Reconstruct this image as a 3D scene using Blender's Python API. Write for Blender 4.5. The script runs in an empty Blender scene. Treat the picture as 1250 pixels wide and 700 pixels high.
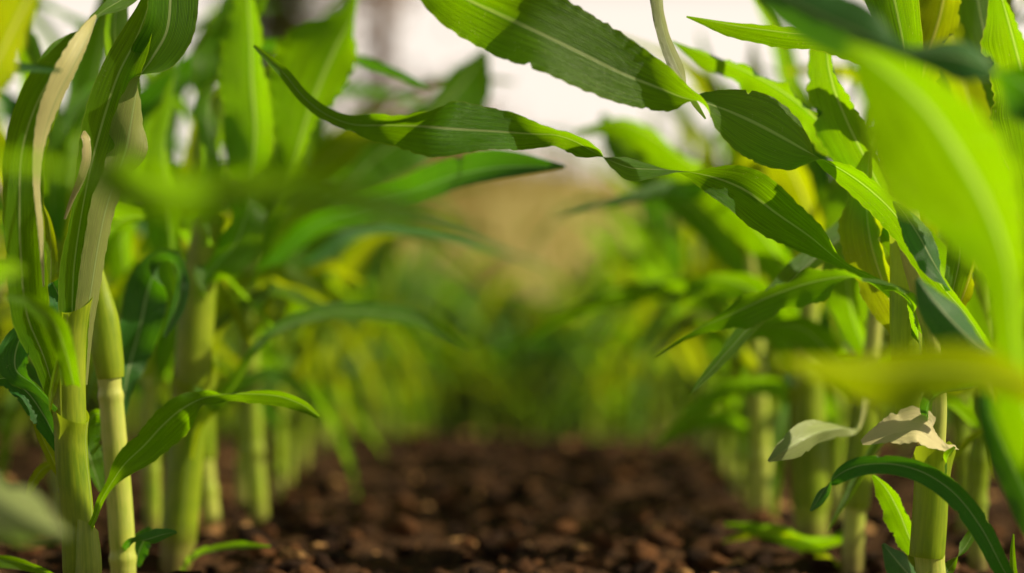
import bpy, math, random
import numpy as np
from mathutils import Vector

R = math.radians
sc = bpy.context.scene
col = sc.collection
rng = np.random.default_rng(7)
random.seed(7)

# ------------------------------------------------------------------ camera
F = 2951.0            # focal length in pixels of the 1250 px wide photograph (85 mm lens)
CAM = np.array([0.0, 0.0, 0.15])
PITCH = math.atan(160 / F)
cp, sp = math.cos(PITCH), math.sin(PITCH)


def at(x, y, D):
    cx, cy = (x - 625) / F * D, (350 - y) / F * D
    return np.array([cx, D * cp - cy * sp, D * sp + cy * cp]) + CAM


cam_data = bpy.data.cameras.new("camera")
cam = bpy.data.objects.new("camera", cam_data)
col.objects.link(cam)
cam.location = CAM
cam.rotation_euler = (math.pi / 2 + PITCH, 0, 0)
cam_data.lens = 85
cam_data.sensor_width = 36
cam_data.clip_start = 0.05
cam_data.clip_end = 1000
cam_data.dof.use_dof = True
cam_data.dof.focus_distance = 2.1
cam_data.dof.aperture_fstop = 2.4
sc.camera = cam

# ------------------------------------------------------------------ light
SUN_AZ, SUN_EL = 96, 37          # degrees clockwise from +Y, and above the horizon
world = bpy.data.worlds.new("World")
sc.world = world
world.use_nodes = True
nt = world.node_tree
nt.nodes.clear()
out = nt.nodes.new("ShaderNodeOutputWorld")
bg = nt.nodes.new("ShaderNodeBackground")
sky = nt.nodes.new("ShaderNodeTexSky")
sky.sky_type = 'NISHITA'
sky.sun_disc = False
sky.sun_elevation = R(SUN_EL)
sky.sun_rotation = R(SUN_AZ)
sky.dust_density = 3.0
sky.air_density = 1.0
geo = nt.nodes.new("ShaderNodeTexCoord")
sep = nt.nodes.new("ShaderNodeSeparateXYZ")
ramp = nt.nodes.new("ShaderNodeMapRange")
ramp.inputs[1].default_value = 0.170
ramp.inputs[2].default_value = 0.200
ramp.inputs[3].default_value = 0.92
ramp.inputs[4].default_value = 0.0
mixc = nt.nodes.new("ShaderNodeMix")
mixc.data_type = 'RGBA'
mixc.inputs[7].default_value = (48.0, 43.0, 37.5, 1)     # thin bright haze low over the field
nt.links.new(geo.outputs['Generated'], sep.inputs[0])
nt.links.new(sep.outputs[2], ramp.inputs[0])
nt.links.new(ramp.outputs[0], mixc.inputs[0])
nt.links.new(sky.outputs[0], mixc.inputs[6])
nt.links.new(mixc.outputs[2], bg.inputs[0])
bg.inputs[1].default_value = 0.024
nt.links.new(bg.outputs[0], out.inputs[0])

sd = bpy.data.lights.new("sun", 'SUN')
sd.energy = 5.0
sd.angle = R(0.5)
sd.color = (1.0, 0.90, 0.62)
sun = bpy.data.objects.new("sun", sd)
col.objects.link(sun)
d = Vector((math.sin(R(SUN_AZ)) * math.cos(R(SUN_EL)), math.cos(R(SUN_AZ)) * math.cos(R(SUN_EL)), math.sin(R(SUN_EL))))
sun.rotation_euler = d.to_track_quat('Z', 'Y').to_euler()
sun.location = (3, 3, 5)

sc.view_settings.view_transform = 'Standard'
sc.view_settings.look = 'None'
sc.view_settings.exposure = 0
sc.cycles.use_denoising = True
sc.cycles.max_bounces = 8
sc.cycles.transmission_bounces = 6

# ------------------------------------------------------------------ materials


class NB:
    """small node builder"""
    def __init__(self, name):
        self.m = bpy.data.materials.new(name)
        self.m.use_nodes = True
        self.t = self.m.node_tree
        self.t.nodes.clear()

    def n(self, kind, **kw):
        nd = self.t.nodes.new(kind)
        for k, v in kw.items():
            setattr(nd, k, v)
        return nd

    def l(self, a, b):
        self.t.links.new(a, b)

    def put(self, v, sock):
        if isinstance(v, bpy.types.NodeSocket):
            self.l(v, sock)
        elif isinstance(v, tuple):
            sock.default_value = v + (1,) if len(v) == 3 and len(sock.default_value) == 4 else v
        else:
            sock.default_value = v

    def math(self, op, a, b=0.0, c=0.0):
        nd = self.n("ShaderNodeMath", operation=op)
        self.put(a, nd.inputs[0]); self.put(b, nd.inputs[1]); self.put(c, nd.inputs[2])
        return nd.outputs[0]

    def rng(self, v, a, b, c, d_, smooth=True):
        nd = self.n("ShaderNodeMapRange", interpolation_type='SMOOTHSTEP' if smooth else 'LINEAR')
        self.put(v, nd.inputs[0])
        for i, x in enumerate((a, b, c, d_)):
            nd.inputs[i + 1].default_value = x
        return nd.outputs[0]

    def mix(self, f, a, b, mode='MIX'):
        nd = self.n("ShaderNodeMix", data_type='RGBA', blend_type=mode)
        self.put(f, nd.inputs[0]); self.put(a, nd.inputs[6]); self.put(b, nd.inputs[7])
        return nd.outputs[2]

    def noise(self, vec, scale, detail=2.0, rough=0.5, dist=0.0):
        nd = self.n("ShaderNodeTexNoise")
        if vec is not None:
            self.l(vec, nd.inputs['Vector'])
        nd.inputs['Scale'].default_value = scale
        nd.inputs['Detail'].default_value = detail
        nd.inputs['Roughness'].default_value = rough
        nd.inputs['Distortion'].default_value = dist
        return nd.outputs[0]

    def mapping(self, vec, scale, loc=(0, 0, 0)):
        nd = self.n("ShaderNodeMapping")
        self.l(vec, nd.inputs[0])
        nd.inputs['Scale'].default_value = scale
        nd.inputs['Location'].default_value = loc
        return nd.outputs[0]


def leaf_material(name, dark, mid, trans, under, tmix=0.62, rough=0.40, gloss=0.42, dry=0.0, drycol=(0.98, 0.86, 0.46)):
    b = NB(name)
    uv = b.n("ShaderNodeUVMap").outputs[0]
    tc = b.n("ShaderNodeTexCoord").outputs['Object']
    s = b.n("ShaderNodeSeparateXYZ")
    b.l(uv, s.inputs[0])
    u, v = s.outputs[0], s.outputs[1]
    rnd = b.n("ShaderNodeObjectInfo").outputs['Random']
    au = b.math('ABSOLUTE', b.math('SUBTRACT', u, 0.5))            # 0 at the midrib, .5 at the margins
    midrib = b.rng(au, 0.012, 0.034, 1, 0)
    halo = b.rng(au, 0.01, 0.11, 1, 0)
    edge = b.rng(au, 0.475, 0.498, 0, 1)
    fine = b.noise(b.mapping(uv, (95, 2.2, 1)), 1.0, 3, 0.6)       # parallel veins
    coarse = b.noise(b.mapping(uv, (26, 1.2, 1), (3, 1, 0)), 1.0, 2, 0.5)
    wav = b.math('MULTIPLY_ADD', b.math('SINE', b.math('MULTIPLY', u, 230.0)), 0.5, 0.5)
    veins = b.math('ADD', b.math('MULTIPLY', fine, 0.6), b.math('ADD', b.math('MULTIPLY', coarse, 0.3), b.math('MULTIPLY', wav, 0.14)))
    veins = b.rng(veins, 0.30, 0.72, 0, 1)
    blotch = b.rng(b.noise(tc, 14, 4, 0.6), 0.35, 0.7, 0, 1)
    # small pale scratches and feeding marks, stretched along the veins
    vor = b.n("ShaderNodeTexVoronoi")
    b.l(b.mapping(uv, (38, 55, 1), (7, 0, 0)), vor.inputs['Vector'])
    vor.inputs['Scale'].default_value = 1.0
    speck = b.rng(vor.outputs['Distance'], 0.10, 0.24, 1, 0)
    gate = b.rng(b.noise(tc, 26, 2, 0.5), 0.49, 0.57, 0, 1)
    gate2 = b.rng(b.noise(b.mapping(uv, (9, 60, 1), (1, 4, 0)), 1.0, 2, 0.5), 0.52, 0.58, 0, 1)
    speck = b.math('MULTIPLY', b.math('MULTIPLY', speck, gate), gate2)
    col1 = b.mix(veins, dark, mid)
    col1 = b.mix(b.math('MULTIPLY', blotch, 0.5), col1, mid)
    back = b.n("ShaderNodeNewGeometry").outputs['Backfacing']
    col1 = b.mix(back, col1, b.mix(veins, tuple(c * 0.8 for c in under), under))
    hs = b.n("ShaderNodeHueSaturation")
    b.l(b.math('MULTIPLY_ADD', rnd, 0.035, 0.483), hs.inputs['Hue'])
    b.l(b.math('MULTIPLY_ADD', rnd, 0.35, 0.82), hs.inputs['Value'])
    b.l(col1, hs.inputs['Color'])
    c = b.mix(b.math('MULTIPLY', midrib, 0.9), hs.outputs[0], (0.50, 0.60, 0.26))
    c = b.mix(b.math('MULTIPLY', edge, 0.6), c, (0.30, 0.36, 0.08))
    c = b.mix(b.math('MULTIPLY', speck, 0.9), c, (0.62, 0.64, 0.25))
    tcol = b.mix(veins, tuple(x * 0.40 for x in trans), trans)
    tcol = b.mix(b.math('MULTIPLY', blotch, 0.35), tcol, (trans[0] * 0.55, trans[1] * 0.75, trans[2]))
    tcol = b.mix(b.math('MULTIPLY', halo, 0.45), tcol, (trans[0] * 0.35, trans[1] * 0.5, trans[2]))
    tcol = b.mix(b.math('MULTIPLY', midrib, 0.8), tcol, (min(1, trans[0] * 1.3), min(1, trans[1]), 0.14))
    tcol = b.mix(b.math('MULTIPLY', speck, 0.9), tcol, (1.0, 0.95, 0.3))
    tcol = b.mix(b.math('MULTIPLY', edge, 0.5), tcol, (0.75, 0.85, 0.04))
    if dry > 0:
        dm = b.rng(b.noise(tc, 9, 5, 0.65), 0.74 - dry * 0.5, 0.79 - dry * 0.5, 0, 1)
        c = b.mix(dm, c, b.mix(veins, tuple(x * 0.8 for x in drycol), drycol))
        tcol = b.mix(dm, tcol, (0.55, 0.4, 0.14))
    p = b.n("ShaderNodeBsdfPrincipled")
    b.l(c, p.inputs['Base Color'])
    b.l(b.math('MULTIPLY_ADD', veins, 0.12, rough - 0.06), p.inputs['Roughness'])
    p.inputs['Specular IOR Level'].default_value = gloss
    p.inputs['Sheen Weight'].default_value = 0.04
    p.inputs['Sheen Roughness'].default_value = 0.4
    p.inputs['Sheen Tint'].default_value = (1.0, 0.92, 0.7, 1)
    bump = b.n("ShaderNodeBump")
    bump.inputs['Strength'].default_value = 0.6
    bump.inputs['Distance'].default_value = 0.0006
    hgt = b.math('SUBTRACT', veins, b.math('MULTIPLY', midrib, 0.8))
    b.l(b.math('ADD', hgt, b.math('MULTIPLY', b.noise(tc, 60, 2), 0.8)), bump.inputs['Height'])
    b.l(bump.outputs[0], p.inputs['Normal'])
    t = b.n("ShaderNodeBsdfTranslucent")
    b.l(tcol, t.inputs[0])
    b.l(bump.outputs[0], t.inputs['Normal'])
    mx = b.n("ShaderNodeMixShader")
    mx.inputs[0].default_value = tmix
    b.l(p.outputs[0], mx.inputs[1]); b.l(t.outputs[0], mx.inputs[2])
    o = b.n("ShaderNodeOutputMaterial")
    b.l(mx.outputs[0], o.inputs[0])
    return b.m


M = {}
M['leaf'] = leaf_material("corn_leaf", (0.007, 0.075, 0.002), (0.11, 0.30, 0.004), (0.53, 1.0, 0.0), (0.12, 0.26, 0.035))
M['leaf_yellow'] = leaf_material("corn_leaf_yellow_green", (0.07, 0.19, 0.003), (0.20, 0.38, 0.006), (0.86, 1.0, 0.0), (0.20, 0.34, 0.04))
M['leaf_blue'] = leaf_material("corn_leaf_blue_green", (0.008, 0.085, 0.012), (0.05, 0.22, 0.03), (0.25, 0.75, 0.0), (0.08, 0.22, 0.06), tmix=0.35, rough=0.45)
M['leaf_dry'] = leaf_material("corn_leaf_dry", (0.3, 0.27, 0.13), (0.5, 0.43, 0.22), (0.55, 0.48, 0.16), (0.42, 0.38, 0.2), tmix=0.22, dry=0.9)
M['leaf_sunlit'] = leaf_material('corn_leaf_painted_sunlight', (0.36, 0.38, 0.08), (0.92, 0.80, 0.36), (1.0, 0.9, 0.3), (0.90, 0.78, 0.36), tmix=0.4, rough=0.35, gloss=1.0)  # cream of direct sun put into the colour of curled edges
M['leaf_sunlit_under'] = leaf_material('corn_leaf_painted_sun_underside', (0.34, 0.40, 0.09), (0.80, 0.74, 0.32), (0.40, 0.8, 0.02), (0.50, 0.56, 0.20), tmix=0.3, rough=0.35, gloss=1.0)  # pale underside, its colour brightened to stand in for sunlight
M['leaf_creamy'] = leaf_material('corn_leaf_creamy_underside', (0.005, 0.08, 0.002), (0.10, 0.29, 0.004), (0.50, 1.0, 0.0), (0.52, 0.54, 0.18), tmix=0.5)
M['leaf_nibbled'] = leaf_material("corn_leaf_nibbled", (0.02, 0.11, 0.004), (0.09, 0.28, 0.006), (0.50, 0.97, 0.0), (0.10, 0.25, 0.04), dry=0.18)


def stalk_material(name, c1, c2, c3, tmix=0.12):
    b = NB(name)
    tc = b.n("ShaderNodeTexCoord").outputs['Object']
    uv = b.n("ShaderNodeUVMap").outputs[0]
    streak = b.rng(b.noise(b.mapping(uv, (34, 3, 1)), 1.0, 3, 0.6), 0.3, 0.7, 0, 1)
    fine = b.noise(b.mapping(uv, (120, 4, 1)), 1.0, 2, 0.6)
    bl = b.rng(b.noise(tc, 11, 4, 0.6), 0.35, 0.68, 0, 1)
    c = b.mix(streak, c1, c2)
    c = b.mix(b.math('MULTIPLY', bl, 0.6), c, c3)
    s = b.n("ShaderNodeSeparateXYZ"); b.l(uv, s.inputs[0])
    au = b.math('ABSOLUTE', b.math('SUBTRACT', s.outputs[0], 0.5))
    c = b.mix(b.rng(au, 0.485, 0.498, 0, 0.7), c, (0.42, 0.45, 0.2))
    sz = b.n("ShaderNodeSeparateXYZ"); b.l(tc, sz.inputs[0])
    low = b.math('ADD', sz.outputs[2], b.math('MULTIPLY', b.noise(tc, 45, 4, 0.6), 0.05))
    c = b.mix(b.rng(low, 0.025, 0.075, 0.75, 0), c, (0.20, 0.10, 0.05))      # soil splash and purple brown stain at the foot
    p = b.n("ShaderNodeBsdfPrincipled")
    b.l(c, p.inputs['Base Color'])
    p.inputs['Roughness'].default_value = 0.42
    bump = b.n("ShaderNodeBump")
    bump.inputs['Strength'].default_value = 0.4
    bump.inputs['Distance'].default_value = 0.0008
    b.l(b.math('ADD', fine, b.math('MULTIPLY', b.noise(tc, 90, 2), 0.5)), bump.inputs['Height'])
    b.l(bump.outputs[0], p.inputs['Normal'])
    t = b.n("ShaderNodeBsdfTranslucent")
    t.inputs[0].default_value = (0.62, 0.8, 0.02, 1)
    mx = b.n("ShaderNodeMixShader"); mx.inputs[0].default_value = tmix
    b.l(p.outputs[0], mx.inputs[1]); b.l(t.outputs[0], mx.inputs[2])
    o = b.n("ShaderNodeOutputMaterial")
    b.l(mx.outputs[0], o.inputs[0])
    return b.m


M['stalk'] = stalk_material("corn_stalk", (0.24, 0.40, 0.012), (0.45, 0.57, 0.03), (0.60, 0.64, 0.10))
M['stalk_pale'] = stalk_material("corn_stalk_pale", (0.42, 0.56, 0.04), (0.66, 0.70, 0.10), (0.80, 0.76, 0.24))
M['sheath'] = stalk_material("corn_leaf_sheath", (0.20, 0.33, 0.008), (0.42, 0.54, 0.015), (0.58, 0.62, 0.05), tmix=0.4)


def soil_material():
    b = NB("soil")
    tc = b.n("ShaderNodeTexCoord").outputs['Object']
    n1 = b.rng(b.noise(tc, 30, 6, 0.65), 0.35, 0.7, 0, 1)
    n2 = b.rng(b.noise(tc, 150, 4, 0.6), 0.4, 0.75, 0, 1)
    c = b.mix(n1, (0.022, 0.010, 0.005), (0.10, 0.043, 0.016))
    c = b.mix(b.math('MULTIPLY', n2, 0.6), c, (0.14, 0.07, 0.032))
    p = b.n("ShaderNodeBsdfPrincipled")
    b.l(c, p.inputs['Base Color'])
    p.inputs['Roughness'].default_value = 0.9
    p.inputs['Specular IOR Level'].default_value = 0.2
    bump = b.n("ShaderNodeBump")
    bump.inputs['Strength'].default_value = 0.8
    bump.inputs['Distance'].default_value = 0.004
    b.l(b.noise(tc, 180, 5, 0.7), bump.inputs['Height'])
    b.l(bump.outputs[0], p.inputs['Normal'])
    o = b.n("ShaderNodeOutputMaterial")
    b.l(p.outputs[0], o.inputs[0])
    return b.m


def clod_material(name, a, c2, c3, rnd_island=True):
    b = NB(name)
    g = b.n("ShaderNodeNewGeometry").outputs['Random Per Island']
    tc = b.n("ShaderNodeTexCoord").outputs['Object']
    c = b.mix(b.rng(g, 0.35, 0.95, 0, 1), a, c2)
    c = b.mix(b.rng(g, 0.88, 0.93, 0, 1), c, c3)
    c = b.mix(b.rng(b.noise(tc, 120, 4, 0.65), 0.4, 0.7, 0, 0.6), c, tuple(x * 0.45 for x in a))
    p = b.n("ShaderNodeBsdfPrincipled")
    b.l(c, p.inputs['Base Color'])
    p.inputs['Roughness'].default_value = 0.85
    p.inputs['Specular IOR Level'].default_value = 0.25
    bump = b.n("ShaderNodeBump")
    bump.inputs['Strength'].default_value = 1.0
    bump.inputs['Distance'].default_value = 0.006
    b.l(b.noise(tc, 260, 5, 0.75), bump.inputs['Height'])
    b.l(bump.outputs[0], p.inputs['Normal'])
    o = b.n("ShaderNodeOutputMaterial")
    b.l(p.outputs[0], o.inputs[0])
    return b.m


def plain_material(name, c1, c2, scale, rough=0.85, trans=None, tmix=0.4):
    b = NB(name)
    tc = b.n("ShaderNodeTexCoord").outputs['Object']
    c = b.mix(b.rng(b.noise(tc, scale, 5, 0.6), 0.35, 0.68, 0, 1), c1, c2)
    p = b.n("ShaderNodeBsdfPrincipled")
    b.l(c, p.inputs['Base Color'])
    p.inputs['Roughness'].default_value = rough
    o = b.n("ShaderNodeOutputMaterial")
    if trans:
        t = b.n("ShaderNodeBsdfTranslucent"); t.inputs[0].default_value = trans + (1,)
        mx = b.n("ShaderNodeMixShader"); mx.inputs[0].default_value = tmix
        b.l(p.outputs[0], mx.inputs[1]); b.l(t.outputs[0], mx.inputs[2]); b.l(mx.outputs[0], o.inputs[0])
    else:
        b.l(p.outputs[0], o.inputs[0])
    return b.m


M['soil'] = soil_material()
M['clod'] = clod_material("soil_clod", (0.040, 0.016, 0.007), (0.26, 0.105, 0.036), (0.85, 0.46, 0.18))
M['chip'] = clod_material("dry_husk_chip", (0.30, 0.15, 0.065), (0.55, 0.32, 0.16), (0.60, 0.50, 0.2))
M['field'] = plain_material("far_field", (0.10, 0.085, 0.04), (0.17, 0.13, 0.07), 0.4)
M['bank'] = plain_material("dry_bank_earth", (0.46, 0.38, 0.12), (0.60, 0.50, 0.20), 0.8)
M['bark'] = plain_material("bark", (0.09, 0.055, 0.04), (0.17, 0.11, 0.08), 6)
M['needle'] = plain_material("dusty_foliage", (0.05, 0.07, 0.02), (0.12, 0.12, 0.05), 2, trans=(0.25, 0.3, 0.05))
M['bare'] = plain_material("dry_twig_foliage", (0.36, 0.25, 0.19), (0.48, 0.36, 0.30), 2, trans=(0.6, 0.42, 0.32))
M['shrub'] = plain_material("shrub_leaf", (0.035, 0.065, 0.004), (0.08, 0.12, 0.006), 5, trans=(0.28, 0.36, 0.01), tmix=0.45)
M['drygrass'] = plain_material("dry_grass_blade", (0.45, 0.34, 0.10), (0.50, 0.44, 0.14), 3, trans=(0.6, 0.5, 0.10))
M['wood'] = plain_material("shrub_wood", (0.08, 0.06, 0.03), (0.15, 0.10, 0.06), 10)


# ------------------------------------------------------------------ mesh helpers
def mesh_obj(name, V, Fc, mat, parent=None, uv=None, smooth=True, origin=None):
    me = bpy.data.meshes.new(name)
    V = np.asarray(V, dtype=np.float64)
    if origin is not None:
        V = V - np.asarray(origin)
    me.from_pydata([tuple(v) for v in V], [], [tuple(int(i) for i in f) for f in Fc])
    if uv is not None:
        lay = me.uv_layers.new(name="UVMap")
        idx = np.zeros(len(me.loops), dtype=np.int32)
        me.loops.foreach_get("vertex_index", idx)
        lay.data.foreach_set("uv", np.asarray(uv)[idx].astype(np.float32).ravel())
    if smooth:
        me.polygons.foreach_set("use_smooth", [True] * len(me.polygons))
    me.materials.append(mat)
    me.update()
    o = bpy.data.objects.new(name, me)
    col.objects.link(o)
    if parent is not None:
        o.parent = parent
    return o


def fast_mesh(name, V, Fc, mat, smooth=False):
    """many triangles or quads from numpy arrays"""
    me = bpy.data.meshes.new(name)
    V = np.asarray(V, dtype=np.float32); Fc = np.asarray(Fc, dtype=np.int32)
    k = Fc.shape[1]
    me.vertices.add(len(V)); me.vertices.foreach_set("co", V.ravel())
    me.loops.add(Fc.size); me.loops.foreach_set("vertex_index", Fc.ravel())
    me.polygons.add(len(Fc))
    me.polygons.foreach_set("loop_start", np.arange(0, Fc.size, k, dtype=np.int32))
    me.polygons.foreach_set("use_smooth", np.full(len(Fc), smooth, dtype=bool))
    me.materials.append(mat)
    me.update(calc_edges=True)
    o = bpy.data.objects.new(name, me)
    col.objects.link(o)
    return o


def tag(o, label=None, cat=None, group=None, kind=None):
    if label: o['label'] = label
    if cat: o['category'] = cat
    if group: o['group'] = group
    if kind: o['kind'] = kind
    return o


def empty(name, loc):
    o = bpy.data.objects.new(name, None)
    o.empty_display_size = 0.05
    o.location = tuple(loc)
    col.objects.link(o)
    return o


def spline(P, n):
    """Catmull-Rom through rows of P (any number of columns), chord-spaced samples"""
    P = np.asarray(P, dtype=float)
    if len(P) == 2:
        t = np.linspace(0, 1, n)[:, None]
        return P[0] * (1 - t) + P[1] * t
    ext = np.vstack([2 * P[0] - P[1], P, 2 * P[-1] - P[-2]])
    seg = np.linalg.norm(np.diff(P[:, :3], axis=0), axis=1) + 1e-6
    cum = np.concatenate([[0], np.cumsum(seg)])
    out_ = []
    for s in np.linspace(0, cum[-1], n):
        i = min(max(int(np.searchsorted(cum, s, side='right')) - 1, 0), len(P) - 2)
        t = (s - cum[i]) / seg[i]
        p0, p1, p2, p3 = ext[i], ext[i + 1], ext[i + 2], ext[i + 3]
        # tangents scaled for uneven spacing
        d01 = np.linalg.norm(p1[:3] - p0[:3]) + 1e-6
        d12 = seg[i]
        d23 = np.linalg.norm(p3[:3] - p2[:3]) + 1e-6
        m1 = d12 * ((p1 - p0) / d01 - (p2 - p0) / (d01 + d12) + (p2 - p1) / d12)
        m2 = d12 * ((p2 - p1) / d12 - (p3 - p1) / (d12 + d23) + (p3 - p2) / d23)
        t2, t3 = t * t, t * t * t
        out_.append((2 * t3 - 3 * t2 + 1) * p1 + (t3 - 2 * t2 + t) * m1 + (-2 * t3 + 3 * t2) * p2 + (t3 - t2) * m2)
    return np.array(out_)


def norm(a):
    return a / (np.linalg.norm(a, axis=-1, keepdims=True) + 1e-9)


def blade(P, Wd, hw, fold=0.18, curl=0.35, wave=0.10, waves=3.0, seed=0, nu=13, foldv=None):
    """sheet along spine P; Wd unit width direction; hw half width. Returns verts, faces, uv."""
    r = np.random.default_rng(seed)
    n = len(P)
    T = norm(np.gradient(P, axis=0))
    Wd = norm(Wd - T * np.sum(Wd * T, axis=1, keepdims=True))
    N = np.cross(T, Wd)
    L = np.concatenate([[0], np.cumsum(np.linalg.norm(np.diff(P, axis=0), axis=1))])
    us = np.linspace(-1, 1, nu)
    ph1, ph2 = r.uniform(0, 6.28, 2)
    f1, f2 = waves * r.uniform(0.85, 1.15), waves * r.uniform(0.85, 1.15)
    t = L / L[-1]
    V = np.zeros((n, nu, 3)); UV = np.zeros((n, nu, 2))
    nick = np.ones((n, 2))                       # worn margins: slight raggedness and a few small nicks
    nick -= np.abs(r.normal(0, 0.018, (n, 2)))
    for _ in range(int(r.integers(1, 5))):
        i0 = int(r.uniform(0.25, 0.92) * n)
        nick[i0:i0 + int(r.integers(1, 3)), int(r.integers(2))] -= r.uniform(0.08, 0.26)
    fo = np.full(n, fold) if foldv is None else foldv
    for j, u in enumerate(us):
        a = abs(u); sg = 1 if u >= 0 else -1
        k = 12
        uu = (np.arange(k) + 0.5) / k * a
        ang = fo[:, None] + curl * uu[None, :]
        x = np.cos(ang).sum(1) * a / k
        z = np.sin(ang).sum(1) * a / k
        f, ph = (f1, ph1) if sg > 0 else (f2, ph2)
        env = np.clip(t * 6, 0, 1) * np.clip((1 - t) * 5, 0, 1)
        wv = wave * a ** 2.5 * (np.sin(6.28 * f * t + ph) + 0.45 * np.sin(6.28 * f * 2.3 * t + ph * 2)) * env
        V[:, j] = P + Wd * (sg * x * hw)[:, None] + N * ((z + wv) * hw)[:, None]
        if a == 1:
            sd_ = 1 if sg > 0 else 0
            V[:, j] = P + (V[:, j] - P) * nick[:, sd_][:, None] + N * (hw * 0.035 * np.sin(6.28 * f * 9 * t + ph) * env)[:, None]
        UV[:, j, 0] = 0.5 + 0.5 * u
        UV[:, j, 1] = L * 10
    idx = np.arange(n * nu).reshape(n, nu)
    Fc = np.stack([idx[:-1, :-1], idx[1:, :-1], idx[1:, 1:], idx[:-1, 1:]], -1).reshape(-1, 4)
    # the upper side of the blade lies along N = T x W
    return V.reshape(-1, 3), Fc, UV.reshape(-1, 2)


def hero_leaf(plant, pts, mat='leaf', D=2.1, n=84, name='leaf', tilt=0.0, **kw):
    """pts rows: x, y, width, phi [, D]   (photo pixels -> a real 3-D spine; phi turns the blade about it)"""
    rows = []
    for p in pts:
        dd = p[4] if len(p) > 4 else D
        q = at(p[0], p[1], dd)
        comp = 1.0
        if tilt and abs(p[3]) < 60:        # a blade turned about its midrib is that much wider in the flat
            comp = min(1.5, abs(math.cos(R(p[3]))) / max(0.2, abs(math.cos(R(p[3] + tilt)))))
        rows.append([q[0], q[1], q[2], max(p[2], 0.8) * comp * dd / F / 2, R(p[3] + tilt)])
    S = spline(rows, n)
    P = S[:, :3]; hw = np.clip(S[:, 3], 0.0002, None); phi = S[:, 4]
    T = norm(np.gradient(P, axis=0))
    vd = norm(P - CAM)
    W0 = norm(np.cross(T, vd))
    N0 = np.cross(W0, T)
    # keep the reference direction continuous
    Wd = W0 * np.cos(phi)[:, None] + N0 * np.sin(phi)[:, None]
    V, Fc, UV = blade(P, Wd, hw, **kw)
    return mesh_obj(name, V, Fc, M[mat], plant, UV, origin=plant.location)


def tube(P, rad, nseg=20, squash=None, open_=False, u_gap=0.0, lobes=0.0):
    n = len(P)
    T = norm(np.gradient(P, axis=0))
    X = np.cross(T, np.array([0.0, 1.0, 0.0])); X = norm(X)
    Y = np.cross(T, X)
    L = np.concatenate([[0], np.cumsum(np.linalg.norm(np.diff(P, axis=0), axis=1))])
    V, UV = [], []
    for i in range(n):
        for j in range(nseg + 1):
            a = 6.28318 * j / nseg
            rr = rad[i] * (1 + lobes * math.cos(2 * a))
            V.append(P[i] + X[i] * math.cos(a) * rr + Y[i] * math.sin(a) * rr)
            UV.append((j / nseg, L[i] * 10))
    idx = np.arange(n * (nseg + 1)).reshape(n, nseg + 1)
    Fc = np.stack([idx[:-1, :-1], idx[:-1, 1:], idx[1:, 1:], idx[1:, :-1]], -1).reshape(-1, 4)
    return np.array(V), Fc, np.array(UV)


def stalk_profile(n, nodes, t, amount=0.10, width=0.012):
    k = np.ones(n)
    for nd in nodes:
        k += amount * np.exp(-((t - nd) / width) ** 2)
        k -= amount * 0.5 * np.exp(-((t - nd - width * 2.2) / width) ** 2)
    return k


def hero_stalk(plant, pts, mat='stalk', D=2.1, nodes=(), n=90, name='stalk', lobes=0.0):
    rows = []
    for p in pts:
        dd = p[3] if len(p) > 3 else D
        q = at(p[0], p[1], dd)
        rows.append([q[0], q[1], q[2], p[2] * dd / F / 2])
    S = spline(rows, n)
    t = np.linspace(0, 1, n)
    rad = np.clip(S[:, 3], 0.0005, None) * stalk_profile(n, nodes, t)
    V, Fc, UV = tube(S[:, :3], rad, lobes=lobes)
    return mesh_obj(name, V, Fc, M[mat], plant, UV, origin=plant.location)


def hero_sheath(plant, pts, mat='sheath', D=2.1, n=30, seam=0.0, flare=1.18, rag=0.0, seed=1):
    """a leaf base wrapped round the stalk: open tube with a slanted, flaring top and an overlapping seam"""
    r = np.random.default_rng(seed)
    rows = []
    for p in pts:
        q = at(p[0], p[1], p[3] if len(p) > 3 else D)
        rows.append([q[0], q[1], q[2], p[2] * (p[3] if len(p) > 3 else D) / F / 2])
    S = spline(rows, n)
    P = S[:, :3]
    T = norm(np.gradient(P, axis=0))
    X = norm(np.cross(T, np.array([0.0, 1.0, 0.0]))); Y = np.cross(T, X)
    nseg = 28
    t = np.linspace(0, 1, n)
    rad = S[:, 3] * (1 + (flare - 1) * np.clip((t - 0.8) / 0.2, 0, 1) ** 2)
    rad[0] *= 0.97
    L = np.concatenate([[0], np.cumsum(np.linalg.norm(np.diff(P, axis=0), axis=1))])
    ragv = r.uniform(-1, 1, nseg + 1) * rag
    V, UV = [], []
    for i in range(n):
        for j in range(nseg + 1):
            a = seam + 6.28318 * 1.06 * j / nseg
            rr = rad[i] * (1 + 0.07 * j / nseg)
            top = (0.25 * math.cos(a - seam - 3.14) * rad[i] * 3 + ragv[j]) * max(0, (t[i] - 0.7) / 0.3)
            V.append(P[i] + X[i] * math.cos(a) * rr + Y[i] * math.sin(a) * rr + T[i] * top)
            UV.append((j / nseg, L[i] * 10))
    idx = np.arange(n * (nseg + 1)).reshape(n, nseg + 1)
    Fc = np.stack([idx[:-1, :-1], idx[:-1, 1:], idx[1:, 1:], idx[1:, :-1]], -1).reshape(-1, 4)
    return mesh_obj('leaf_sheath', np.array(V), Fc, M[mat], plant, np.array(UV), origin=plant.location)


# ------------------------------------------------------------------ ground
TABS = {}


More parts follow.
